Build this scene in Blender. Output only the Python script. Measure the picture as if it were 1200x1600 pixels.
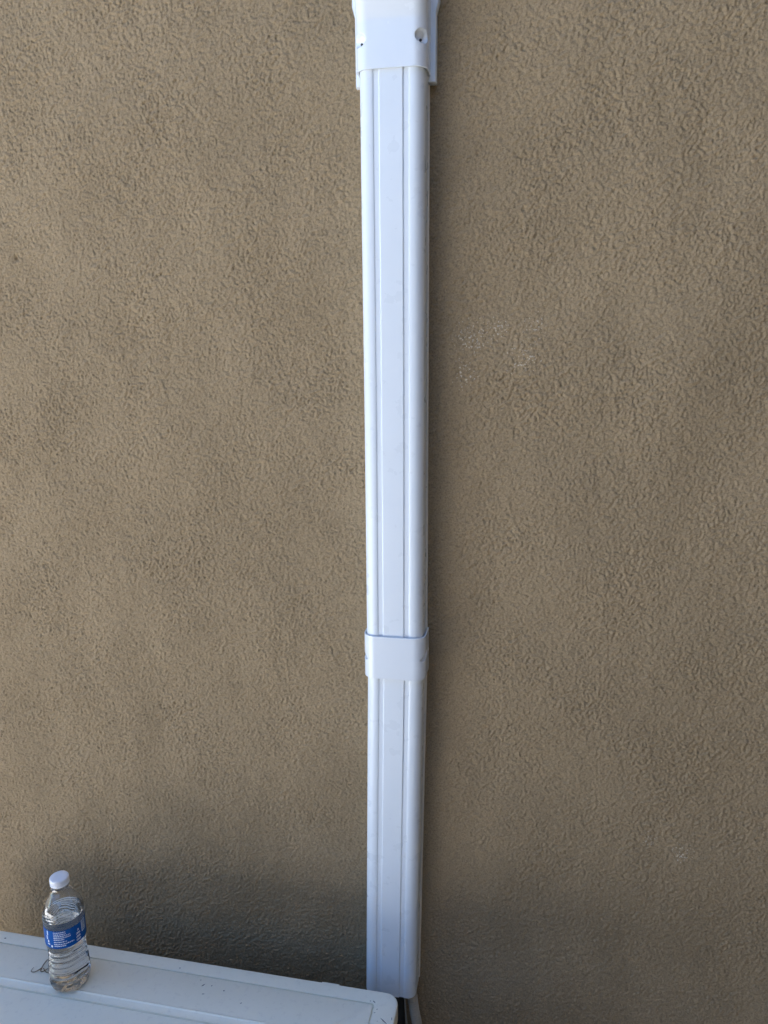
import bpy, bmesh, math, random
import numpy as np
from mathutils import Vector, Matrix
R = math.radians
scene = bpy.context.scene
for o in list(bpy.data.objects):
    bpy.data.objects.remove(o)
C = scene.collection

# ------------------------------------------------------------------ camera
CAM_H = 1.8523
cam_data = bpy.data.cameras.new('camera')
cam = bpy.data.objects.new('camera', cam_data)
C.objects.link(cam)
scene.camera = cam
cam_data.sensor_width = 36.0
cam_data.sensor_fit = 'AUTO'
cam_data.lens = 1190.8 / 1600 * 36
cam_data.clip_start = 0.02
cam_data.clip_end = 500
yaw, pitch, roll = 0.1858, 0.2223, -0.0085
fwd = Vector((-math.sin(yaw) * math.cos(pitch), math.cos(yaw) * math.cos(pitch), -math.sin(pitch)))
rgt = Vector((math.cos(yaw), math.sin(yaw), 0))
up = rgt.cross(fwd)
r2 = rgt * math.cos(roll) + up * math.sin(roll)
u2 = up * math.cos(roll) - rgt * math.sin(roll)
M = Matrix((r2, u2, -fwd)).transposed().to_4x4()
M.translation = Vector((0.1964, -1.1721, CAM_H))
cam.matrix_world = M

# ------------------------------------------------------------------ sky, sun, exposure
SUN_EL, SUN_AZ = R(65), R(70)       # azimuth from +y (behind the house) towards +x
sd = Vector((math.sin(SUN_AZ) * math.cos(SUN_EL), math.cos(SUN_AZ) * math.cos(SUN_EL), math.sin(SUN_EL)))
world = bpy.data.worlds.new('World')
scene.world = world
world.use_nodes = True
nt = world.node_tree
sky = nt.nodes.new('ShaderNodeTexSky')
sky.sky_type = 'NISHITA'
sky.sun_disc = False
sky.sun_elevation = SUN_EL
sky.sun_rotation = SUN_AZ
sky.dust_density = 0.3
sky.ozone_density = 5.0
bg = nt.nodes['Background']
bg.inputs['Strength'].default_value = 0.080
nt.links.new(sky.outputs[0], bg.inputs['Color'])
sl = bpy.data.lights.new('sun', 'SUN')
sl.energy = 5.0
sl.angle = R(0.53)
sl.color = (1.0, 0.994, 0.98)
sun = bpy.data.objects.new('sun', sl)
C.objects.link(sun)
sun.rotation_euler = sd.to_track_quat('Z', 'Y').to_euler()
vs = scene.view_settings
vs.view_transform = 'Standard'
vs.look = 'None'
vs.gamma = 1.0
vs.exposure = 2.58
vs.use_curve_mapping = False
scene.cycles.max_bounces = 14
scene.cycles.diffuse_bounces = 5
scene.cycles.transmission_bounces = 14
scene.cycles.use_denoising = True

# ------------------------------------------------------------------ helpers
def put(o, parent=None):
    C.objects.link(o)
    if parent is not None:
        o.parent = parent
    return o

def tag(o, label=None, cat=None, group=None, kind=None):
    if label: o['label'] = label
    if cat: o['category'] = cat
    if group: o['group'] = group
    if kind: o['kind'] = kind
    return o

def empty(name, loc, rz=0.0):
    o = bpy.data.objects.new(name, None)
    o.empty_display_size = 0.05
    o.location = loc
    o.rotation_euler = (0, 0, rz)
    return put(o)

def mesh_obj(name, verts, faces, mat, parent=None, smooth=True, flat_angle=None):
    me = bpy.data.meshes.new(name)
    me.from_pydata([tuple(v) for v in verts], [], faces)
    me.validate()
    bm = bmesh.new(); bm.from_mesh(me)
    bmesh.ops.recalc_face_normals(bm, faces=bm.faces)
    bm.to_mesh(me); bm.free()
    me.materials.append(mat)
    for p in me.polygons:
        p.use_smooth = smooth
    if flat_angle:
        me.set_sharp_from_angle(angle=flat_angle)
    return put(bpy.data.objects.new(name, me), parent)

def bm_obj(name, bm, mat, parent=None, flat_angle=R(35)):
    bmesh.ops.recalc_face_normals(bm, faces=bm.faces)
    me = bpy.data.meshes.new(name)
    bm.to_mesh(me); bm.free()
    me.materials.append(mat)
    for p in me.polygons:
        p.use_smooth = True
    me.set_sharp_from_angle(angle=flat_angle)
    return put(bpy.data.objects.new(name, me), parent)

def add_box(bm, lo, hi, bevel=0.0, seg=2):
    g = bmesh.ops.create_cube(bm, size=1.0)
    vs_ = g['verts']
    for v in vs_:
        v.co = Vector([lo[i] + (v.co[i] + .5) * (hi[i] - lo[i]) for i in range(3)])
    if bevel:
        es = list({e for v in vs_ for e in v.link_edges})
        bmesh.ops.bevel(bm, geom=es, offset=bevel, segments=seg, affect='EDGES', profile=.5)

def tube(path, rad, n=12, cap=True, ribs=None):
    """verts, faces of a tube along path; rad may be a list"""
    P = [Vector(p) for p in path]
    V, F = [], []
    prev = None
    for i, p in enumerate(P):
        t = (P[min(i + 1, len(P) - 1)] - P[max(i - 1, 0)]).normalized()
        a = Vector((1, 0, 0)) if prev is None else prev
        a = (a - t * a.dot(t))
        if a.length < 1e-4:
            a = Vector((0, 1, 0)) - t * t.y
        a.normalize(); prev = a
        b = t.cross(a)
        r = rad[i] if hasattr(rad, '__len__') else rad
        for k in range(n):
            w = 2 * math.pi * k / n
            V.append(p + (a * math.cos(w) + b * math.sin(w)) * r)
    for i in range(len(P) - 1):
        for k in range(n):
            F.append((i * n + k, i * n + (k + 1) % n, (i + 1) * n + (k + 1) % n, (i + 1) * n + k))
    if cap:
        F.append(tuple(range(n))[::-1]); F.append(tuple(range((len(P) - 1) * n, len(P) * n)))
    return V, F

def bez(pts, n=24):
    """Catmull-Rom through points"""
    P = [Vector(p) for p in pts]
    P = [P[0] * 2 - P[1]] + P + [P[-1] * 2 - P[-2]]
    out = []
    for i in range(1, len(P) - 2):
        for k in range(n):
            t = k / n
            a, b, c, d = P[i - 1], P[i], P[i + 1], P[i + 2]
            out.append(.5 * ((2 * b) + (c - a) * t + (2 * a - 5 * b + 4 * c - d) * t * t + (3 * b - a - 3 * c + d) * t ** 3))
    out.append(P[-2])
    return out

# node helpers
def mat_new(name):
    m = bpy.data.materials.new(name)
    m.use_nodes = True
    return m, m.node_tree, m.node_tree.nodes['Principled BSDF']

def N(nt, typ, **kw):
    n = nt.nodes.new(typ)
    for k, v in kw.items():
        if k in n.inputs.keys():
            n.inputs[k].default_value = v
        else:
            setattr(n, k, v)
    return n

def noise(nt, vec, scale, detail=3, rough=.55, dist=0.0):
    n = N(nt, 'ShaderNodeTexNoise')
    n.inputs['Scale'].default_value = scale
    n.inputs['Detail'].default_value = detail
    n.inputs['Roughness'].default_value = rough
    n.inputs['Distortion'].default_value = dist
    nt.links.new(vec, n.inputs['Vector'])
    return n.outputs['Fac']

def ramp(nt, fac, stops):
    r = N(nt, 'ShaderNodeValToRGB')
    cr = r.color_ramp
    while len(cr.elements) < len(stops):
        cr.elements.new(.5)
    for e, (p, c) in zip(cr.elements, stops):
        e.position = p
        e.color = (*c, 1) if hasattr(c, '__len__') else (c, c, c, 1)
    nt.links.new(fac, r.inputs[0])
    return r.outputs[0]

def mix(nt, fac, a, b, mode='MIX'):
    m = N(nt, 'ShaderNodeMix', data_type='RGBA', blend_type=mode)
    for sock, v in ((m.inputs[0], fac), (m.inputs[6], a), (m.inputs[7], b)):
        if isinstance(v, bpy.types.NodeSocket):
            nt.links.new(v, sock)
        elif hasattr(v, '__len__'):
            sock.default_value = (*v, 1)
        else:
            sock.default_value = v
    return m.outputs[2]

def math_n(nt, op, a, b=None, clamp=False):
    m = N(nt, 'ShaderNodeMath', operation=op, use_clamp=clamp)
    for s, v in zip(m.inputs, (a, b)):
        if v is None: continue
        if isinstance(v, bpy.types.NodeSocket): nt.links.new(v, s)
        else: s.default_value = v
    return m.outputs[0]

def blob(nt, vec, centre, rad):
    """1 at centre falling to 0 at rad"""
    d = N(nt, 'ShaderNodeVectorMath', operation='DISTANCE')
    nt.links.new(vec, d.inputs[0]); d.inputs[1].default_value = centre
    mr = N(nt, 'ShaderNodeMapRange')
    nt.links.new(d.outputs['Value'], mr.inputs[0])
    mr.inputs[1].default_value = 0; mr.inputs[2].default_value = rad
    mr.inputs[3].default_value = 1; mr.inputs[4].default_value = 0
    return mr.outputs[0]

def bump(nt, h, strength, dist, bsdf):
    b = N(nt, 'ShaderNodeBump')
    b.inputs['Strength'].default_value = strength
    b.inputs['Distance'].default_value = dist
    nt.links.new(h, b.inputs['Height'])
    nt.links.new(b.outputs[0], bsdf.inputs['Normal'])

# ------------------------------------------------------------------ materials
def m_stucco(name='stucco', relief=True):
    m, nt, b = mat_new(name)
    co = N(nt, 'ShaderNodeNewGeometry').outputs['Position']
    run = N(nt, 'ShaderNodeVectorMath', operation='MULTIPLY')
    nt.links.new(co, run.inputs[0]); run.inputs[1].default_value = (1, 1, .45)
    n1 = noise(nt, run.outputs[0], 2.6, 4, .6, .4)
    n2 = noise(nt, run.outputs[0], 8.0, 5, .6, .6)
    n3 = noise(nt, co, 380, 4, .75)
    base = ramp(nt, n1, [(.30, (0.270, 0.201, 0.118)), (.70, (0.298, 0.224, 0.132))])
    base = mix(nt, .5, base, ramp(nt, n2, [(.28, (0.220, 0.162, 0.095)), (.72, (0.344, 0.257, 0.154))]))
    base = mix(nt, .85, base, ramp(nt, n3, [(.30, .42), (.46, .98), (.72, 1.30)]), 'MULTIPLY')
    # splashes of white paint dust left on the plaster
    sp = noise(nt, co, 330, 1, .5)
    area = None
    for c, r in (((.114, 0, 1.852), .045), ((.150, 0, 1.868), .03), ((.1906, 0, 1.8236), .04),
                 ((.205, 0, 1.872), .03), ((.4188, 0, 1.0434), .022), ((.475, 0, 1.02), .03), ((.10, 0, 1.80), .03)):
        v = blob(nt, co, c, r)
        area = v if area is None else math_n(nt, 'MAXIMUM', area, v)
    th = math_n(nt, 'ADD', sp, math_n(nt, 'MULTIPLY', area, .145))
    fac = ramp(nt, th, [(.72, 0.0), (.77, 1.0)])
    fac = math_n(nt, 'MULTIPLY', fac, math_n(nt, 'MULTIPLY', area, 3.0, True), True)
    base = mix(nt, math_n(nt, 'MULTIPLY', fac, .55), base, (.62, .57, .48))
    nt.links.new(base, b.inputs['Base Color'])
    b.inputs['Roughness'].default_value = .9
    b.inputs['Specular IOR Level'].default_value = .25
    h = noise(nt, co, 520, 3, .6)
    if relief:
        bump(nt, h, .8, .0010, b)
    else:
        h2 = math_n(nt, 'ADD', math_n(nt, 'MULTIPLY', noise(nt, co, 210, 3, .65), 2.5), h)
        bump(nt, h2, 1.0, .0022, b)
    return m

def m_plastic(name, col, rough, spec=.5, grime=.0):
    m, nt, b = mat_new(name)
    co = N(nt, 'ShaderNodeNewGeometry').outputs['Position']
    n1 = noise(nt, co, 14, 4, .6, .3)
    d = tuple(c * .94 for c in col)
    c1 = mix(nt, n1, d, col)
    if grime:
        g = noise(nt, co, 160, 4, .7)
        c1 = mix(nt, math_n(nt, 'MULTIPLY', ramp(nt, g, [(.62, 0.0), (.74, 1.0)]), grime), c1, (.25, .22, .18))
    nt.links.new(c1, b.inputs['Base Color'])
    nt.links.new(ramp(nt, noise(nt, co, 40, 3), [(.3, rough * .85), (.7, rough * 1.15)]), b.inputs['Roughness'])
    b.inputs['Specular IOR Level'].default_value = spec
    bump(nt, noise(nt, co, 25, 2), .05, .002, b)
    return m

def m_glass(name, ior, rough=0.0, col=(1, 1, 1)):
    m, nt, b = mat_new(name)
    b.inputs['Base Color'].default_value = (*col, 1)
    b.inputs['Transmission Weight'].default_value = 1.0
    b.inputs['Roughness'].default_value = rough
    b.inputs['IOR'].default_value = ior
    return m

def m_lid():
    m, nt, b = mat_new('painted_steel')
    co = N(nt, 'ShaderNodeTexCoord').outputs['Object']
    n1 = noise(nt, co, 7, 4, .6, .5)
    base = ramp(nt, n1, [(.3, (.77, .745, .625)), (.7, (.81, .785, .665))])
    dust = noise(nt, co, 90, 5, .7)
    base = mix(nt, math_n(nt, 'MULTIPLY', ramp(nt, dust, [(.55, 0.0), (.8, 1.0)]), .35), base, (.40, .38, .34))
    # sparse specks of dirt
    v = N(nt, 'ShaderNodeTexVoronoi'); v.inputs['Scale'].default_value = 42
    nt.links.new(co, v.inputs['Vector'])
    size = N(nt, 'ShaderNodeSeparateColor'); nt.links.new(v.outputs['Color'], size.inputs[0])
    lim = math_n(nt, 'MULTIPLY', math_n(nt, 'SUBTRACT', size.outputs[0], .72), .22)
    speck = math_n(nt, 'LESS_THAN', v.outputs['Distance'], lim)
    base = mix(nt, math_n(nt, 'MULTIPLY', speck, .5), base, (.13, .11, .09))
    # bright chips
    v2 = N(nt, 'ShaderNodeTexVoronoi'); v2.inputs['Scale'].default_value = 17
    nt.links.new(co, v2.inputs['Vector'])
    s2 = N(nt, 'ShaderNodeSeparateColor'); nt.links.new(v2.outputs['Color'], s2.inputs[0])
    chip = math_n(nt, 'LESS_THAN', v2.outputs['Distance'], math_n(nt, 'MULTIPLY', math_n(nt, 'SUBTRACT', s2.outputs[1], .80), .10))
    base = mix(nt, chip, base, (.85, .85, .83))
    nt.links.new(base, b.inputs['Base Color'])
    nt.links.new(ramp(nt, dust, [(.3, .34), (.7, .52)]), b.inputs['Roughness'])
    bump(nt, noise(nt, co, 60, 3), .06, .002, b)
    return m

def m_ground(name, c0, c1, rough):
    m, nt, b = mat_new(name)
    co = N(nt, 'ShaderNodeNewGeometry').outputs['Position']
    n1 = noise(nt, co, 1.1, 5, .6)
    n2 = noise(nt, co, 60, 4, .7)
    base = ramp(nt, n1, [(.3, c0), (.7, c1)])
    base = mix(nt, .4, base, ramp(nt, n2, [(.3, .8), (.7, 1.15)]), 'MULTIPLY')
    nt.links.new(base, b.inputs['Base Color'])
    b.inputs['Roughness'].default_value = .9
    bump(nt, n2, .4, rough, b)
    return m

M_STUCCO = m_stucco()
M_STUCCO2 = m_stucco('stucco_plain', False)
M_PVC = m_plastic('white_pvc', (.73, .785, .835), .30, .45)
M_PVC2 = m_plastic('white_abs', (.735, .785, .835), .24, .5)
M_EDGE = m_plastic('cream_pvc', (.80, .77, .70), .4)
M_LID = m_lid()
M_BODY = m_plastic('beige_steel', (.60, .57, .49), .45, .4, .3)
M_CAP = m_plastic('white_cap', (.80, .80, .82), .35)
M_PET = m_glass('clear_pet', 1.5)
M_WATER = m_glass('water', 1.333)
M_BLUE = m_plastic('blue_label', (.004, .085, .33), .35, .1)
M_PRINT = m_plastic('white_print', (.78, .82, .86), .4)
M_GREY = m_plastic('grey_conduit', (.46, .41, .33), .55, .3, .3)
M_FOAM = m_plastic('black_foam', (.02, .02, .02), .8)
M_STEEL = m_plastic('dull_steel', (.30, .30, .31), .4)
M_HOLE = m_plastic('hole_shade_and_dirt', (.05, .05, .055), .7)
M_TWIG = m_plastic('dry_stem', (.15, .105, .055), .8)
M_CABLE = m_plastic('grey_cable', (.28, .28, .27), .5)
M_GROUND = m_ground('bare_soil', (.10, .088, .072), (.14, .125, .10), .012)
M_BOUNCE = m_ground('white_concrete', (.78, .78, .775), (.82, .82, .815), .002)
M_WOOD = m_plastic('weathered_wood', (.13, .105, .075), .8, .3, .4)

# ------------------------------------------------------------------ ground
def grid_plane(name, x0, x1, y0, y1, z, mat):
    o = mesh_obj(name, [(x0, y0, z), (x1, y0, z), (x1, y1, z), (x0, y1, z)], [(0, 1, 2, 3)], mat, smooth=False)
    return o
g = grid_plane('ground', -150, 150, -150, 150, 0.0, M_GROUND)
tag(g, kind='structure')
# added unseen pale slab: sunlit ground shaped to bounce light onto the wall
bm = bmesh.new()
add_box(bm, (-9.0, -7.0, -.1), (-1.6, -1.2, .03), .004)
tag(bm_obj('bounce_slab', bm, M_BOUNCE), kind='structure')

# ------------------------------------------------------------------ stucco wall with real relief
def fft_noise(nz, nx, step, lam, bw, rng, theta=None, aniso=1.0):
    """band-passed noise, lam = wavelength in metres"""
    w = rng.standard_normal((nz, nx)).astype(np.float32)
    F = np.fft.rfft2(w)
    fz = np.fft.fftfreq(nz, step)[:, None]
    fx = np.fft.rfftfreq(nx, step)[None, :]
    if theta is not None:
        a = fx * math.cos(theta) + fz * math.sin(theta)
        b_ = (-fx * math.sin(theta) + fz * math.cos(theta)) * aniso
        a = a * 1.0
        k = np.sqrt((a * aniso) ** 2 + (b_ / aniso) ** 2)
    else:
        k = np.sqrt(fx ** 2 + fz ** 2)
    k = np.maximum(k, 1e-6)
    G = np.exp(-(np.log(k * lam) / bw) ** 2)
    n = np.fft.irfft2(F * G, s=(nz, nx)).astype(np.float32)
    return n / n.std()

WING_X = 1.25
STUCCO_AMP = 0.00098
def stucco_panel():
    rng = np.random.default_rng(7)
    step = 0.0015
    fx = np.arange(-0.91, 0.69, step)
    fz = np.arange(0.60, 2.42, step)
    nx, nz = len(fx), len(fz)
    # sand grains: a dense random scatter of bumps of several sizes, slightly dragged by the trowel
    g1 = fft_noise(nz, nx, step, 0.0036, .55, rng)
    g2 = fft_noise(nz, nx, step, 0.0049, .60, rng, R(-38), 1.22)
    g3 = fft_noise(nz, nx, step, 0.0082, .6, rng)
    g4 = fft_noise(nz, nx, step, 0.0044, .60, rng, R(30), 1.15)
    patch = fft_noise(nz, nx, step, 0.22, .8, rng)
    patch2 = fft_noise(nz, nx, step, 0.12, .8, rng)
    big = fft_noise(nz, nx, step, 0.34, .7, rng)
    mid = fft_noise(nz, nx, step, 0.05, .6, rng, R(-35), 1.2)
    wA = 1 / (1 + np.exp(-1.3 * patch2))
    def grains(density, sig):
        """scattered single grains: random impulses of random size, each a small round bump"""
        w = (rng.random((nz, nx)) < density) * rng.exponential(1.0, (nz, nx))
        kz = np.fft.fftfreq(nz, step)[:, None]; kx = np.fft.rfftfreq(nx, step)[None, :]
        G = np.exp(-2 * (math.pi * sig) ** 2 * (kz ** 2 + kx ** 2))
        q = np.fft.irfft2(np.fft.rfft2(w) * G, s=(nz, nx)).astype(np.float32)
        return (q - q.mean()) / q.std()
    s1, s2 = grains(.22, .00105), grains(.045, .0016)
    n = .30 * g1 + .42 * g2 * wA + .42 * g4 * (1 - wA) + .30 * g3 + .62 * s1 + .38 * s2
    n = n / n.std()
    n = np.where(n > 0, .95 * np.tanh(n * .8), n * .75)
    n = n + np.where(n < -.85, (n + .85) * 1.1, 0)          # a few open pits
    amp = STUCCO_AMP * np.exp(.11 * np.clip(patch, -2, 2))
    h = n * amp + mid * .00016 + big * .0008
    # one deep pit
    X, Z = np.meshgrid(fx, fz)
    d = np.hypot((X + .631) / .8, Z - 1.987)
    h -= .005 * np.exp(-(d / .0034) ** 2)
    return relief_mesh('stucco_wall', fx, fz, h, M_STUCCO)

def relief_mesh(name, xs, zs, H, mat):
    XX, ZZ = np.meshgrid(xs, zs)
    co = np.stack([XX, -H, ZZ], -1).reshape(-1, 3).astype(np.float32)
    W, Hh = len(xs), len(zs)
    idx = np.arange(W * Hh).reshape(Hh, W)
    q = np.stack([idx[:-1, :-1], idx[:-1, 1:], idx[1:, 1:], idx[1:, :-1]], -1).reshape(-1)
    me = bpy.data.meshes.new(name)
    me.vertices.add(len(co)); me.vertices.foreach_set('co', co.ravel())
    nq = len(q) // 4
    me.loops.add(len(q)); me.loops.foreach_set('vertex_index', q.astype(np.int32))
    me.polygons.add(nq)
    me.polygons.foreach_set('loop_start', np.arange(0, nq * 4, 4, dtype=np.int32))
    me.polygons.foreach_set('use_smooth', np.ones(nq, bool))
    me.update(calc_edges=True)
    me.materials.append(mat)
    return bpy.data.objects.new(name, me)

def outer_panel(x0, x1, seed, fade_left):
    """the wall beyond the picture's edges, on a coarser grid"""
    rng = np.random.default_rng(seed)
    step = .004
    xs = np.arange(x0, x1, step); zs = np.arange(.60, 2.42, step)
    nz, nx = len(zs), len(xs)
    n = fft_noise(nz, nx, step, .0105, .5, rng) + .5 * fft_noise(nz, nx, step, .016, .6, rng)
    n = n / n.std()
    h = np.where(n > 0, .9 * np.tanh(n * .8), n * .8) * .0014
    if fade_left is not None:
        X = np.broadcast_to(xs[None, :], h.shape)
        h = h - .006 * np.clip(1 - np.abs(X - fade_left) / .03, 0, 1)
    return relief_mesh('outer_plaster', xs, zs, h, M_STUCCO)

wall = put(stucco_panel())
tag(wall, 'rough brown sand finish stucco wall behind the white vertical duct', 'wall')
bm = bmesh.new()
add_box(bm, (-6, .004, -.3), (2.0, 6, 4.4))
bm_obj('wall_core', bm, M_STUCCO2, wall)
put(outer_panel(-2.1, -.906, 21, -2.1), wall)
put(outer_panel(.684, WING_X + .01, 22, None), wall)
# added unseen wing at right, shades the ground and blocks light from that side
bm = bmesh.new()
add_box(bm, (WING_X, -5.5, -.3), (WING_X + 3, -.005, 4.4))
wing = bm_obj('shading_wing', bm, M_STUCCO2)
tag(wing, 'added brown stucco wing right of the duct, unseen, blocking light from the right', 'wall')

# added unseen tall fence across the yard, blocks the low sky
fence = empty('sky_block_fence', (-3.75, -7.2, 0))
tag(fence, 'added weathered brown board fence across the yard, unseen, blocking low sky', 'fence')
bm = bmesh.new()
add_box(bm, (-.072, -.010, .03), (.072, .010, 3.95), .002, 1)
board0 = bm_obj('board', bm, M_WOOD, fence)
random.seed(3)
for k in range(104):
    b_ = board0 if k == 0 else put(board0.copy(), fence)
    b_.location = (-7.8 + .15 * k, random.uniform(-.003, .003), random.uniform(-.01, .01))
for z_ in (.35, 2.0, 3.6):
    bm = bmesh.new()
    add_box(bm, (-7.9, -.06, z_ - .045), (7.8, -.014, z_ + .045), .003, 1)
    bm_obj('rail', bm, M_WOOD, fence)
for k in range(7):
    bm = bmesh.new()
    add_box(bm, (-7.8 + 2.58 * k, -.16, 0), (-7.7 + 2.58 * k, -.062, 3.9), .004, 1)
    bm_obj('post', bm, M_WOOD, fence)

# ------------------------------------------------------------------ line set cover
DW, DD = 0.0936, 0.0526      # width, depth of the duct

def d_profile(off=0.0, grooves=False, y_back=-.006, nc=10, rad=.0155):
    """outline from right foot over the front to left foot; y negative = away from the wall"""
    hw, yf, r = DW / 2 - .0012 + off, -(DD + off), rad + off
    P = [(hw, y_back), (hw + .0003, y_back - .004)]
    m = 8
    for k in range(1, m):
        P.append((hw, y_back - .004 + (yf + r - y_back + .004) * k / m))
    for k in range(nc + 1):
        a = math.pi / 2 * k / nc
        P.append((hw - r + r * math.cos(a), yf + r - r * math.sin(a)))
    half = [p for p in P]
    x_end = hw - r
    if grooves:
        gl, gr, dp, sl_ = .0209 - .0036, .0209 + .0036, .0013, .0008
        # on the right half, going from the corner inwards
        x_end_pts = [(gr + sl_ + .0008, yf - .0001), (gr + sl_ * .5, yf + .0004), (gr, yf + dp), (gl, yf + dp), (gl - sl_ * .5, yf + .0004), (gl - sl_ - .0008, yf - .0004)]
        half = [p for p in half if p[0] > gr + sl_ + .0012]
        half += x_end_pts + [(.010, yf - .0005), (.0, yf - .0006)]
    else:
        for k in range(1, 9):
            half.append((x_end * (1 - k / 8), yf - .0004 * math.sin(k / 8 * math.pi / 2)))
    left = [(-x, y) for x, y in half[:-1]][::-1]
    return half + left

def resample(P, step):
    out = [P[0]]
    for a, b in zip(P[:-1], P[1:]):
        L = math.hypot(b[0] - a[0], b[1] - a[1]); n = max(1, int(round(L / step)))
        for k in range(1, n + 1):
            out.append((a[0] + (b[0] - a[0]) * k / n, a[1] + (b[1] - a[1]) * k / n))
    return out

def inward(P):
    """unit inward normals of the open outline"""
    out = []
    for i in range(len(P)):
        a, b = P[max(i - 1, 0)], P[min(i + 1, len(P) - 1)]
        tx, ty = b[0] - a[0], b[1] - a[1]
        L = math.hypot(tx, ty) or 1
        out.append((-ty / L, tx / L))
    s = sum(n[0] * p[0] for n, p in zip(out, P))
    if s > 0: out = [(-a, -b) for a, b in out]
    return out

def shell(name, P, zs, mat, parent, thick, xf=None, carve=None, bulge=None):
    """open D shell of real thickness swept through zs; carve(x,y,z,nx,ny) -> depth pushed inwards"""
    nrm = inward(P)
    n = len(P); V = []; F = []
    for layer in (0, 1):
        for z in zs:
            for (x, y), (nx_, ny_) in zip(P, nrm):
                d = thick if layer else 0.0
                if carve: d += carve(x, y, z)
                px, py = x + nx_ * d, y + ny_ * d
                if bulge: px, py = bulge(px, py, z)
                V.append((px, py, z) if xf is None else xf(px, py, z))
    m = len(zs); B = n * m
    for j in range(m - 1):
        for i in range(n - 1):
            a = j * n + i
            F.append((a, a + 1, a + n + 1, a + n))
            F.append((B + a, B + a + n, B + a + n + 1, B + a + 1))
    for i in range(n - 1):
        F.append((i, B + i, B + i + 1, i + 1))
        t = (m - 1) * n + i
        F.append((t, t + 1, B + t + 1, B + t))
    for j in range(m - 1):
        for i in (0, n - 1):
            a = j * n + i
            F.append((a, a + n, B + a + n, B + a))
    return mesh_obj(name, V, F, mat, parent, True, R(28))

cover = empty('line_set_cover', (0, 0, 0.70))
tag(cover, 'long white plastic line set duct fixed upright on the stucco wall', 'duct')
def local(o):           # parts were laid out in world space; their root sits at the duct's foot
    o.matrix_parent_inverse = Matrix.Translation((0, 0, -0.70))
    return o

Z_FIT, Z_CT, Z_CB = 2.2100, 1.3921, 1.3205
Z_BOT = 0.7075
LT = 0.0179
def xf_low(x, y, z):
    return (x + LT * (z - Z_CB), y, z)
PG = d_profile(0, True)
pg = resample(PG, .004)
up_zs = [Z_CT - .02 + (Z_FIT + .02 - Z_CT + .02) * k / 40 for k in range(41)]
lo_zs = [Z_BOT + (Z_CB + .02 - Z_BOT) * k / 30 for k in range(31)]
def wob(x, y, z):   # the slight unevenness of long extruded plastic
    s = .0004 * math.sin(z * 3.1 + 1) + .0002 * math.sin(z * 8.3)
    return (x + s, y + s * .6)
o = shell('duct_cover', pg, up_zs, M_PVC, cover, .0018, bulge=wob); local(o)
o['label'] = 'long upper length of grooved white duct'
o = shell('duct_cover', pg, lo_zs, M_PVC, cover, .0018, xf=xf_low); local(o)
o['label'] = 'short lower length of grooved white duct'

def base_channel(zs0, zs1, xf=None):
    bm = bmesh.new()
    hw = DW / 2 + .0004
    add_box(bm, (-hw, -.0050, zs0), (hw, .001, zs1), .0006, 1)
    add_box(bm, (hw - .0068, -.0110, zs0 + .001), (hw - .0050, -.0052, zs1 - .001))
    add_box(bm, (-hw + .0050, -.0110, zs0 + .001), (-hw + .0068, -.0052, zs1 - .001))
    if xf:
        for v in bm.verts: v.co = Vector(xf(*v.co))
    return local(bm_obj('base_channel', bm, M_EDGE, cover))
base_channel(Z_CT - .01, 2.205)
base_channel(Z_BOT + .002, Z_CB + .012, xf_low)

# coupling
def slot_carve(x, y, z):
    d = 0.0
    for sx, zc, tilt in ((1, 1.3575, .35), (-1, 1.3560, -.35)):
        if x * sx < .03: continue
        # arc coordinate round the corner: use y as the running coordinate
        s = (y + .0385)
        w = z - zc - .28 * s
        e = math.hypot(s / .0115, w / .0042)
        d = max(d, .0055 * min(1, max(0, (1.25 - e) / .3)))
    return d
pc = resample(d_profile(.0044, False, -.003), .0016)
cz = [Z_CB, Z_CB + .0006] + [Z_CB + .0012 + (Z_CT - Z_CB - .0024) * k / 48 for k in range(49)] + [Z_CT - .0006, Z_CT]
def round_lip(P):
    return P
coup = local(shell('coupling', pc, cz, M_PVC2, cover, .0024, carve=slot_carve, xf=lambda x, y, z: (x + .0045 * 0 - .0002, y, z)))
coup['label'] = 'smooth joint collar over the two duct lengths'
for sx, zc in ((1, 1.3578), (-1, 1.3565)):
    bm = bmesh.new()
    bmesh.ops.create_cone(bm, cap_ends=True, segments=14, radius1=.0021, radius2=.0017, depth=.0022)
    for v in bm.verts:
        v.co = Matrix.Rotation(sx * R(58), 3, 'Z') @ (Matrix.Rotation(R(90), 3, 'X') @ v.co)
    bmesh.ops.translate(bm, verts=bm.verts, vec=(sx * .0420, -.0392, zc))
    o = bm_obj('screw', bm, M_STEEL, coup)

# top fitting with flared base
Z_BEND = 2.268
def fit_carve(x, y, z):
    d = 0.0
    for sx, zc in ((1, 2.2475), (-1, 2.2470)):
        if x * sx < .02: continue
        # the pocket is a sloping flat cut into the rounded corner
        t = ((x * sx - .04375) + (y + .05075)) * .7071
        e = math.hypot(t / .0100, (z - zc) / .0078)
        d = max(d, .0062 * min(1, max(0, (1.12 - e) / .24)) * (0.5 + .5 * min(1, max(0, (zc + .004 - z) / .009 + .5))))
    return d
def fit_bulge(x, y, z):
    if z <= Z_BEND: return (x, y)
    t = z - Z_BEND
    k = min(t, .09)
    push = .30 * max(0, k - .004 * (1 - math.exp(-k / .004)))
    w = max(0, min(1, (-y - .012) / .035))
    return (x * (1 + .25 * k * w), y - push * w)
pf = resample(d_profile(.0036, False, -.010, rad=.0150), .0016)
fz = [Z_FIT, Z_FIT + .0006] + [Z_FIT + .0012 + .0015 * k for k in range(0, 56)] + [2.30 + .006 * k for k in range(1, 16)]
fit = local(shell('wall_fitting', pf, fz, M_PVC2, cover, .0026, carve=fit_carve, bulge=fit_bulge))
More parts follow.
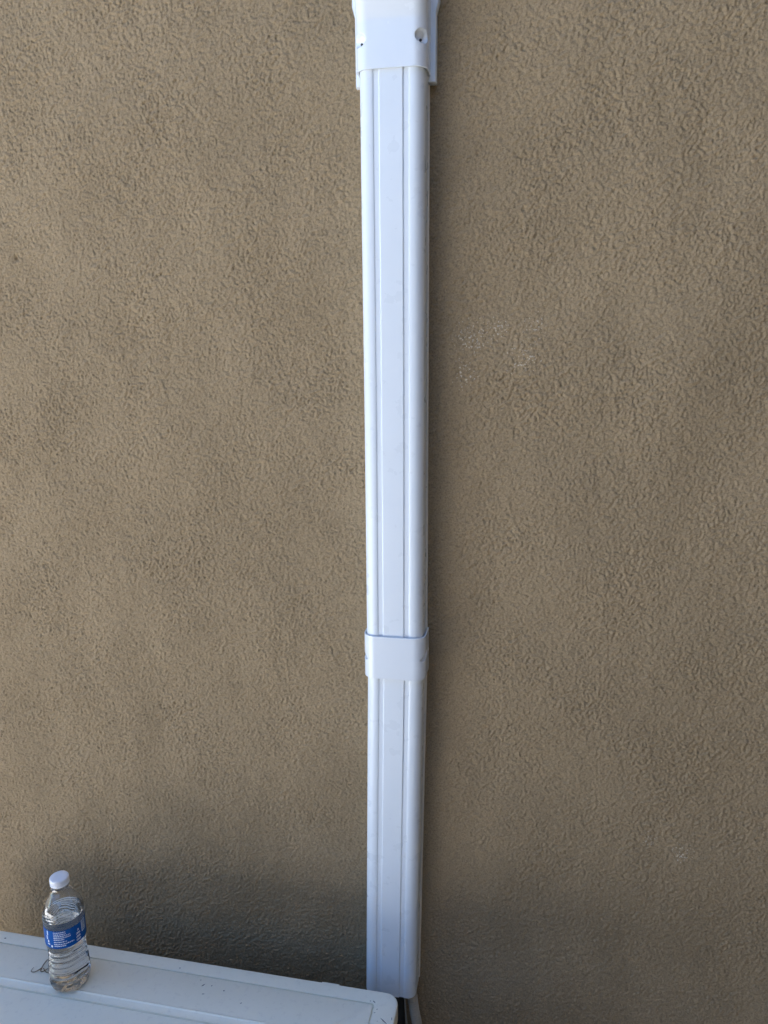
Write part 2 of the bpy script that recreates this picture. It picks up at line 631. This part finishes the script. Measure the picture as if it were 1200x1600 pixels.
fit['label'] = 'wide collar at the head of the duct'
# closing hood of the fitting, above the picture
Vh, Fh = [], []
rows = 9; n = len(pf)
for j in range(rows):
    a = math.pi / 2 * j / (rows - 1)
    for (x, y) in pf:
        px, py = fit_bulge(x, y, 2.39)
        Vh.append((px * (1 - .12 * (1 - math.cos(a))), -.010 + (py + .010) * math.cos(a) - .0002, 2.39 + .075 * math.sin(a)))
for j in range(rows - 1):
    for i in range(n - 1):
        a = j * n + i
        Fh.append((a, a + 1, a + n + 1, a + n))
o = mesh_obj('hood', Vh, Fh, M_PVC2, fit, True, R(40))
# flange: outline in x/z, tapered side walls
def flange():
    bm = bmesh.new()
    outline = [(.0572, 2.2010), (.0572, 2.2890), (.0612, 2.3030), (.0612, 2.470)]
    full = [(x, z) for x, z in outline] + [(-x, z) for x, z in outline[::-1]]
    lo = [bm.verts.new((x, .002, z)) for x, z in full]
    mi = [bm.verts.new((x, -.0105, z)) for x, z in full]
    hi = [bm.verts.new((x - .0012 * (1 if x > 0 else -1), -.0125, z + (.0012 if z < 2.25 else -.0012 if z > 2.4 else 0))) for x, z in full]
    k = len(full)
    for A, B in ((lo, mi), (mi, hi)):
        for i in range(k):
            bm.faces.new((A[i], A[(i + 1) % k], B[(i + 1) % k], B[i]))
    bm.faces.new(hi); bm.faces.new(lo[::-1])
    return bm
o = bm_obj('flange', flange(), M_PVC2, fit, R(40))
for sx in (1, -1):
    bm = bmesh.new()
    bmesh.ops.create_cone(bm, cap_ends=True, segments=14, radius1=.0018, radius2=.0015, depth=.002)
    for v in bm.verts:
        v.co = Matrix.Rotation(sx * R(45), 3, 'Z') @ (Matrix.Rotation(R(90), 3, 'X') @ v.co)
    bmesh.ops.translate(bm, verts=bm.verts, vec=(sx * .0403, -.0472, 2.2432))
    o = bm_obj('screw', bm, M_HOLE, fit)  # darkened screw: the shade of the pocket hole is put into its colour

# ------------------------------------------------------------------ condensing unit
UX, UY, URZ, UH = 0.0215, -0.1357, -0.0149, 0.80
UW, UD = 0.86, 0.335
unit = empty('condensing_unit', (UX, UY, 0), URZ)
tag(unit, 'beige outdoor condensing unit with dusty ridged top, standing against the wall', 'air conditioner')

def rrect(x0, x1, y0, y1, r, n=8):
    P = []
    for cx, cy, a0 in ((x1 - r, y1 - r, 0), (x0 + r, y1 - r, 90), (x0 + r, y0 + r, 180), (x1 - r, y0 + r, 270)):
        for k in range(n + 1):
            a = R(a0 + 90 * k / n)
            P.append((cx + r * math.cos(a), cy + r * math.sin(a)))
    return P

def rings_mesh(rings, cap_last=True, cap_first=False):
    V, F = [], []
    n = len(rings[0])
    for r_ in rings: V += r_
    for j in range(len(rings) - 1):
        for i in range(n):
            F.append((j * n + i, j * n + (i + 1) % n, (j + 1) * n + (i + 1) % n, (j + 1) * n + i))
    if cap_last: F.append(tuple(range((len(rings) - 1) * n, len(rings) * n)))
    if cap_first: F.append(tuple(range(n))[::-1])
    return V, F

def lid():
    def ring(inx, iny, z, r):
        return [(x, y, z) for x, y in rrect(-UW + inx, -inx, -UD + iny, -iny, r)]
    H = UH
    Rg = [ring(.0015, .0015, H - .032, .021), ring(0, 0, H - .032, .022), ring(0, 0, H - .0045, .022),
          ring(.0004, .0004, H - .0025, .0218), ring(.0015, .0015, H - .0017, .021), ring(.0042, .0042, H - .0009, .019),
          ring(.0360, .0270, H + .0004, .007), ring(.0366, .0276, H - .0040, .006), ring(.0386, .0294, H - .0040, .006),
          ring(.0392, .0300, H + .0006, .005), ring(.0405, .031, H + .0012, .005),
          ring(.1035, .0940, H + .0010, .012), ring(.1046, .0951, H + .0019, .012), ring(.1058, .0963, H + .0023, .012), ring(.1068, .0973, H + .0020, .012),
          ring(.1078, .0983, H + .0006, .012), ring(.1084, .0989, H + .0002, .012), ring(.1195, .1100, H - .0002, .012), ring(.1200, .1106, H - .0038, .012), ring(.1222, .1126, H - .0038, .012), ring(.1228, .1134, H - .0006, .012),
          ring(.17, .15, H - .0006, .012)]
    return rings_mesh(Rg)
V, F = lid()
lid_o = mesh_obj('top_cover', V, F, M_LID, unit, True, R(32))
# small clip tab on the rear edge
bm = bmesh.new()
add_box(bm, (-.1335, -.004, UH - .012), (-.1030, .0012, UH - .0017), .0010, 2)
bm_obj('clip_tab', bm, M_LID, lid_o)
V, F = rings_mesh([[(x, y, z) for x, y in rrect(-UW + .003, -.003, -UD + .003, -.003, .02)] for z in (.05, .06, UH - .034)], True, True)
body = mesh_obj('body', V, F, M_BODY, unit, True, R(32))
for fx0 in (-.72, -.20):
    bm = bmesh.new()
    add_box(bm, (fx0, -UD - .02, 0), (fx0 + .07, .02, .049), .004)
    bm_obj('foot', bm, M_BODY, unit)
# scuffs: flakes of dirt stuck on the lid
random.seed(5)
def to_local(x, y):
    v = Matrix.Rotation(-URZ, 3, 'Z') @ Vector((x - UX, y - UY, 0))
    return v.x, v.y
Vd, Fd = [], []
def flake(x, y, L, w, ang, z):
    lx, ly = to_local(x, y)
    n = 7; b = len(Vd)
    for k in range(n):
        a = 2 * math.pi * k / n
        r = random.uniform(.7, 1.15)
        dx, dy = L * math.cos(a) * r, w * math.sin(a) * r
        Vd.append((lx + dx * math.cos(ang) - dy * math.sin(ang), ly + dx * math.sin(ang) + dy * math.cos(ang), z))
    Vd.append((lx, ly, z + .0004))
    for k in range(n):
        Fd.append((b + k, b + (k + 1) % n, b + n))
zr, zb = UH + .0001, UH + .0011
for x, y, L, w, a, z in ((-.0168, -.1593, .0035, .0012, -.6, zr), (-.0235, -.1585, .0016, .0010, .2, zr), (-.0130, -.1790, .0032, .0010, .5, zr),
                         (-.0100, -.1720, .0018, .0009, 1.2, zr), (.005, -.1918, .0090, .0007, -.62, zr), (-.305, -.1771, .0040, .0011, .9, zb),
                         (-.2907, -.1759, .0025, .0009, 1.3, zb), (-.2667, -.1821, .0018, .0013, .1, zb), (-.298, -.194, .003, .0007, .2, zb),
                         (-.7026, -.1422, .0022, .0015, .2, zr), (-.36, -.150, .0015, .0009, .4, zr), (-.23, -.2, .0015, .0008, .9, zb),
                         (.0165, -.185, .0006, .0030, .1, zr)):
    flake(x, y, L, w, a, z)
o = mesh_obj('dirt_speck', Vd, Fd, M_HOLE, lid_o, False); o['kind'] = 'stuff'

# ------------------------------------------------------------------ pipes under the duct
def smooth_tube(name, pts, rad, mat, label, cat, parent=None, n=12, seg=14):
    V, F = tube(bez(pts, seg), rad, n)
    root = mesh_obj(name, V, F, mat, parent)
    return tag(root, label, cat)
# ribbed conduit
pts = bez([(.020, -.024, .800), (.0235, -.027, .72), (.029, -.0275, .665), (.0385, -.0255, .60), (.047, -.030, .50), (.042, -.060, .38), (.020, -.115, .30), (-.02, -.17, .27)], 70)
# resample evenly so that each rib has enough rings
def even(pts, step):
    out = [pts[0]]; acc = 0
    for a, b in zip(pts[:-1], pts[1:]):
        L = (b - a).length
        while acc + L >= step:
            t = (step - acc) / L
            a = a.lerp(b, t); L = (b - a).length; out.append(a); acc = 0
        acc += L
    return out
pe = even(pts, .0050 / 6)
rads = [0.0072 + .0021 * math.tanh(2.2 * math.sin(i / 6 * 2 * math.pi)) for i in range(len(pe))]
V, F = tube(pe, rads, 16)
o = mesh_obj('ribbed_conduit', V, F, M_GREY)
tag(o, 'grey ribbed conduit hanging out of the lower end of the duct', 'conduit')
smooth_tube('drain_cable', [(.010, -.032, .80), (.0125, -.033, .70), (.0150, -.034, .655), (.0175, -.036, .60), (.016, -.050, .45), (.0, -.10, .33), (-.03, -.16, .30)], .0014, M_CABLE,
            'thin grey cable running down beside the ribbed conduit under the duct', 'cable')
smooth_tube('insulated_pipe', [(-.004, -.024, .80), (-.003, -.025, .70), (.0, -.027, .62), (.0, -.035, .50), (-.01, -.08, .40), (-.05, -.17, .36)], .0125, M_FOAM,
            'black foam insulated pipe dropping from the duct behind the unit corner', 'pipe')

# ------------------------------------------------------------------ water bottle
BX, BY, BZ = -0.5284, -0.2084, UH + .0022
bottle = empty('water_bottle', (BX, BY, BZ), R(0))
tag(bottle, 'clear plastic water bottle with blue label and white cap on the grey unit', 'bottle')

def body_r(z):
    """outer radius at height z, before ribs"""
    K = [(0, .0240), (.0025, .0275), (.007, .0306), (.014, .0322), (.030, .0326), (.044, .0318), (.060, .0300), (.074, .0296), (.084, .0308), (.0885, .0316), (.126, .0316),
         (.131, .0322), (.138, .0324), (.146, .0318), (.154, .0298), (.161, .0268), (.167, .0232), (.173, .0192), (.178, .0158), (.181, .0138), (.185, .0128), (.200, .0126)]
    for (z0, r0), (z1, r1) in zip(K[:-1], K[1:]):
        if z0 <= z <= z1:
            t = (z - z0) / (z1 - z0)
            return r0 + (r1 - r0) * t
    return K[-1][1]
def sm_r(z):
    return sum(body_r(max(0, z + d)) for d in (-.0015, -.0008, 0, .0008, .0015)) / 5

def rad_at(z, a, inset=0.0):
    r = sm_r(z)
    if .012 < z < .0865:                      # swirling grip ribs
        env = min(1, (z - .012) / .006, (.0865 - z) / .004)
        ph = (z + .0022 * math.sin(3 * a + .6) + .0012 * math.sin(5 * a)) / .0098 * 2 * math.pi
        r -= env * (.0010 + .0010 * math.cos(ph))
    if .128 < z < .150:                       # shallow shoulder rings
        r -= .0002 + .0002 * math.cos((z - .128) / .0055 * 2 * math.pi)
    if z < .016:                              # petal foot
        e = max(0, 1 - z / .016)
        r -= .0013 * e * (.5 + .5 * math.cos(5 * a))
    if .150 < z < .176:                       # soft facets of the shoulder
        e = math.sin((z - .150) / .026 * math.pi)
        r -= .0005 * e * (1 + math.cos(6 * a + .5))
    return r - inset

NA = 96
def lathe_rings(zs, inset, bump_base=True):
    return [[((rad_at(z, 2 * math.pi * k / NA, inset)) * math.cos(2 * math.pi * k / NA),
              (rad_at(z, 2 * math.pi * k / NA, inset)) * math.sin(2 * math.pi * k / NA), z + dz) for k in range(NA)] for z, dz in zs]

def foot_ring(r, inset, lift):
    """ring of the bottom; five feet touch the ground, valleys between rise"""
    return [(r * math.cos(2 * math.pi * k / NA), r * math.sin(2 * math.pi * k / NA),
             lift + inset + 0.0022 * (.5 + .5 * math.cos(5 * 2 * math.pi * k / NA)) * min(1, r / .018)) for k in range(NA)]

T = .00032
zs_all = [(.0012 + .1988 * k / 200, 0) for k in range(201)]
outer = [foot_ring(.004, 0, .0045), foot_ring(.010, 0, .0035), foot_ring(.017, 0, .0010), foot_ring(.0215, 0, .0000), foot_ring(.0235, 0, .0001)] + lathe_rings(zs_all, 0)
inner = [foot_ring(.004, T, .0045), foot_ring(.010, T, .0035), foot_ring(.017, T, .0010), foot_ring(.0215, T, .0002), foot_ring(.0230, T, .0004)] + lathe_rings(zs_all, T)
V, F = [], []
for rr in outer: V += rr
B = len(V)
for rr in inner: V += rr
m = len(outer)
for j in range(m - 1):
    for k in range(NA):
        a, b = j * NA + k, j * NA + (k + 1) % NA
        F.append((a, b, b + NA, a + NA))
        F.append((B + a, B + a + NA, B + b + NA, B + b))
for k in range(NA):
    a, b = (m - 1) * NA + k, (m - 1) * NA + (k + 1) % NA
    F.append((a, b, B + b, B + a))
F.append(tuple(range(NA))[::-1]); F.append(tuple(B + k for k in range(NA)))
bot = mesh_obj('bottle_body', V, F, M_PET, bottle, True)
# water: overlaps half way into the plastic wall
ZW = .1375
zs_w = [(z, 0) for z, _ in zs_all if z < ZW] + [(ZW, 0)]
wr = [foot_ring(.004, T * .5, .0045), foot_ring(.010, T * .5, .0035), foot_ring(.017, T * .5, .0010), foot_ring(.0215, T * .5, .0001), foot_ring(.0232, T * .5, .0002)] + lathe_rings(zs_w, T * .5)
top = wr[-1]
for f_ in (.985, .95, .5, .1):
    wr.append([(x * f_, y * f_, ZW - .0006 * (1 if f_ < .96 else .4)) for x, y, z in top])
V, F = rings_mesh(wr, True, True)
mesh_obj('water', V, F, M_WATER, bottle, True, R(50))
# label sleeve
LZ0, LZ1 = .0915, .1245
def sleeve(r_in, r_out, z0, z1, a0, a1, n):
    V, F = [], []
    closed = abs(a1 - a0 - 2 * math.pi) < 1e-6
    m = n if closed else n + 1
    for k in range(m):
        a = a0 + (a1 - a0) * k / n
        c, s = math.cos(a), math.sin(a)
        V += [(r_in * c, r_in * s, z0), (r_out * c, r_out * s, z0), (r_out * c, r_out * s, z1), (r_in * c, r_in * s, z1)]
    for k in range(n):
        b, d = 4 * k, 4 * ((k + 1) % m)
        for i in range(4):
            F.append((b + i, d + i, d + (i + 1) % 4, b + (i + 1) % 4))
    if not closed:
        F.append((0, 1, 2, 3)); F.append(tuple(4 * (m - 1) + i for i in (3, 2, 1, 0)))
    return V, F
LR = .03185
V, F = sleeve(LR - .00012, LR, LZ0, LZ1, 0, 2 * math.pi, 96)
lab = mesh_obj('label', V, F, M_BLUE, bottle, True, R(40))
# print on the label: rows of tiny illegible words, the pale picture, the framed panel and the round mark
PV, PF = [], []
def patch(a0, a1, z0, z1):
    n = max(1, int(abs(a1 - a0) / .05)); b = len(PV)
    r = LR + .00009
    for k in range(n + 1):
        a = a0 + (a1 - a0) * k / n
        PV.append((r * math.cos(a), r * math.sin(a), z0)); PV.append((r * math.cos(a), r * math.sin(a), z1))
    for k in range(n):
        PF.append((b + 2 * k, b + 2 * k + 2, b + 2 * k + 3, b + 2 * k + 1))
FRONT = math.atan2(-1.1721 - BY, 0.1964 - BX)      # the side turned to the viewer
random.seed(11)
def words(a_start, width, z, h):
    a = a_start
    while a < a_start + width:
        L = random.uniform(.035, .10)
        e = min(a + L, a_start + width)
        k = a
        while k < e - .006:                        # letters
            w = random.uniform(.008, .015)
            hh = h * random.choice((.72, .72, 1.0, .85))
            patch(k, min(k + w, e), z, z + hh)
            k += w + .004
        a = e + .02
rows_ = [(.62, .0315), (.62, .0280), (.82, .0247), (.84, .0214), (.52, .0181), (.66, .0138), (.98, .0098), (.58, .0064)]
for w, z in rows_:
    words(FRONT - .62, w, LZ0 + z - .0028 + .0006, .0021)
def zl(t): return LZ0 + t * (LZ1 - LZ0)
a0 = FRONT + .86                                   # framed panel on the right
patch(a0, a0 + .30, zl(.97), zl(.93)); patch(a0, a0 + .30, zl(.42), zl(.38))
patch(a0, a0 + .035, zl(.42), zl(.93)); patch(a0 + .265, a0 + .30, zl(.42), zl(.93))
for k in range(9):
    w = random.choice((.006, .010, .014))
    patch(a0 + .06 + k * .021, a0 + .06 + k * .021 + w, zl(.46), zl(.89))
a0 = FRONT + .50                                   # pale picture beside it
for k in range(11):
    t = k / 10
    half = .15 * (1 if t < .55 else 1 - (t - .55) * 1.6) * random.uniform(.8, 1)
    if k % 3 != 2:
        patch(a0 + .13 - half, a0 + .13 + half * .8, zl(.10 + .06 * k), zl(.10 + .06 * k + .035))
a0 = FRONT - 1.02                                  # tail of the large lettering on the left
patch(a0, a0 + .07, zl(.70), zl(.95)); patch(a0 - .06, a0 + .02, zl(.45), zl(.66)); patch(a0 + .02, a0 + .10, zl(.30), zl(.44)); patch(a0 - .02, a0 + .14, zl(.18), zl(.24))
for k in range(7):                                 # small round mark
    t = (k + .5) / 7 * 2 - 1
    hw = .055 * math.sqrt(max(0, 1 - t * t))
    patch(FRONT - .76 - hw, FRONT - .76 + hw, zl(.13) + t * .0022 - .0003, zl(.13) + t * .0022 + .0003)
o = mesh_obj('label_print', PV, PF, M_PRINT, lab, False)
o['kind'] = 'stuff'
# neck ring and cap
V, F = sleeve(.0126, .0158, .1875, .1888, 0, 2 * math.pi, 64)
mesh_obj('neck_ring', V, F, M_PET, bottle, True, R(40))
CR, CZ0, CZ1 = .0150, .1905, .2025
NC = 120
def knurl(r, z, k, amp):
    a = 2 * math.pi * k / NC
    rr = r + amp * (1 if k % 2 else -1)
    return (rr * math.cos(a), rr * math.sin(a), z)
cr = [[knurl(.0132, CZ0, k, 0) for k in range(NC)], [knurl(CR, CZ0, k, 0) for k in range(NC)], [knurl(CR, CZ0 + .0028, k, 0) for k in range(NC)],
      [knurl(CR - .0004, CZ0 + .0032, k, 0) for k in range(NC)], [knurl(CR - .0002, CZ0 + .0038, k, .00018) for k in range(NC)], [knurl(CR - .0002, CZ1 - .0022, k, .00018) for k in range(NC)],
      [knurl(CR - .0006, CZ1 - .0008, k, .00008) for k in range(NC)], [knurl(CR - .0016, CZ1, k, 0) for k in range(NC)], [knurl(.006, CZ1 + .0001, k, 0) for k in range(NC)]]
V, F = rings_mesh(cr, True, False)
mesh_obj('cap', V, F, M_CAP, bottle, True, R(40))

# ------------------------------------------------------------------ dry curled stems beside the bottle
tw = empty('dry_stem', (-.585, -.187, UH + .001))
tag(tw, 'dry brown curled plant stem lying on the unit left of the bottle', 'plant stem')
def stem(pts, r):
    P = bez(pts, 10)
    n = len(P)
    rr = [r * (1 - .5 * i / n) for i in range(n)]
    V, F = tube([p - tw.location for p in P], rr, 7)
    mesh_obj('stem', V, F, M_TWIG, tw)
z0 = UH + .0025
stem([(-.566, -.160, z0), (-.580, -.168, z0 + .002), (-.5905, -.180, z0 + .005), (-.5935, -.195, z0), (-.588, -.2005, z0), (-.575, -.190, z0 + .004), (-.566, -.178, z0)], .0011)
stem([(-.5935, -.193, z0), (-.600, -.203, z0), (-.6065, -.204, z0 + .001), (-.6085, -.195, z0)], .0008)
stem([(-.590, -.194, z0), (-.580, -.2005, z0), (-.566, -.2015, z0 + .001), (-.556, -.200, z0)], .0008)
stem([(-.589, -.178, z0 + .004), (-.580, -.176, z0 + .001), (-.568, -.170, z0)], .0006)
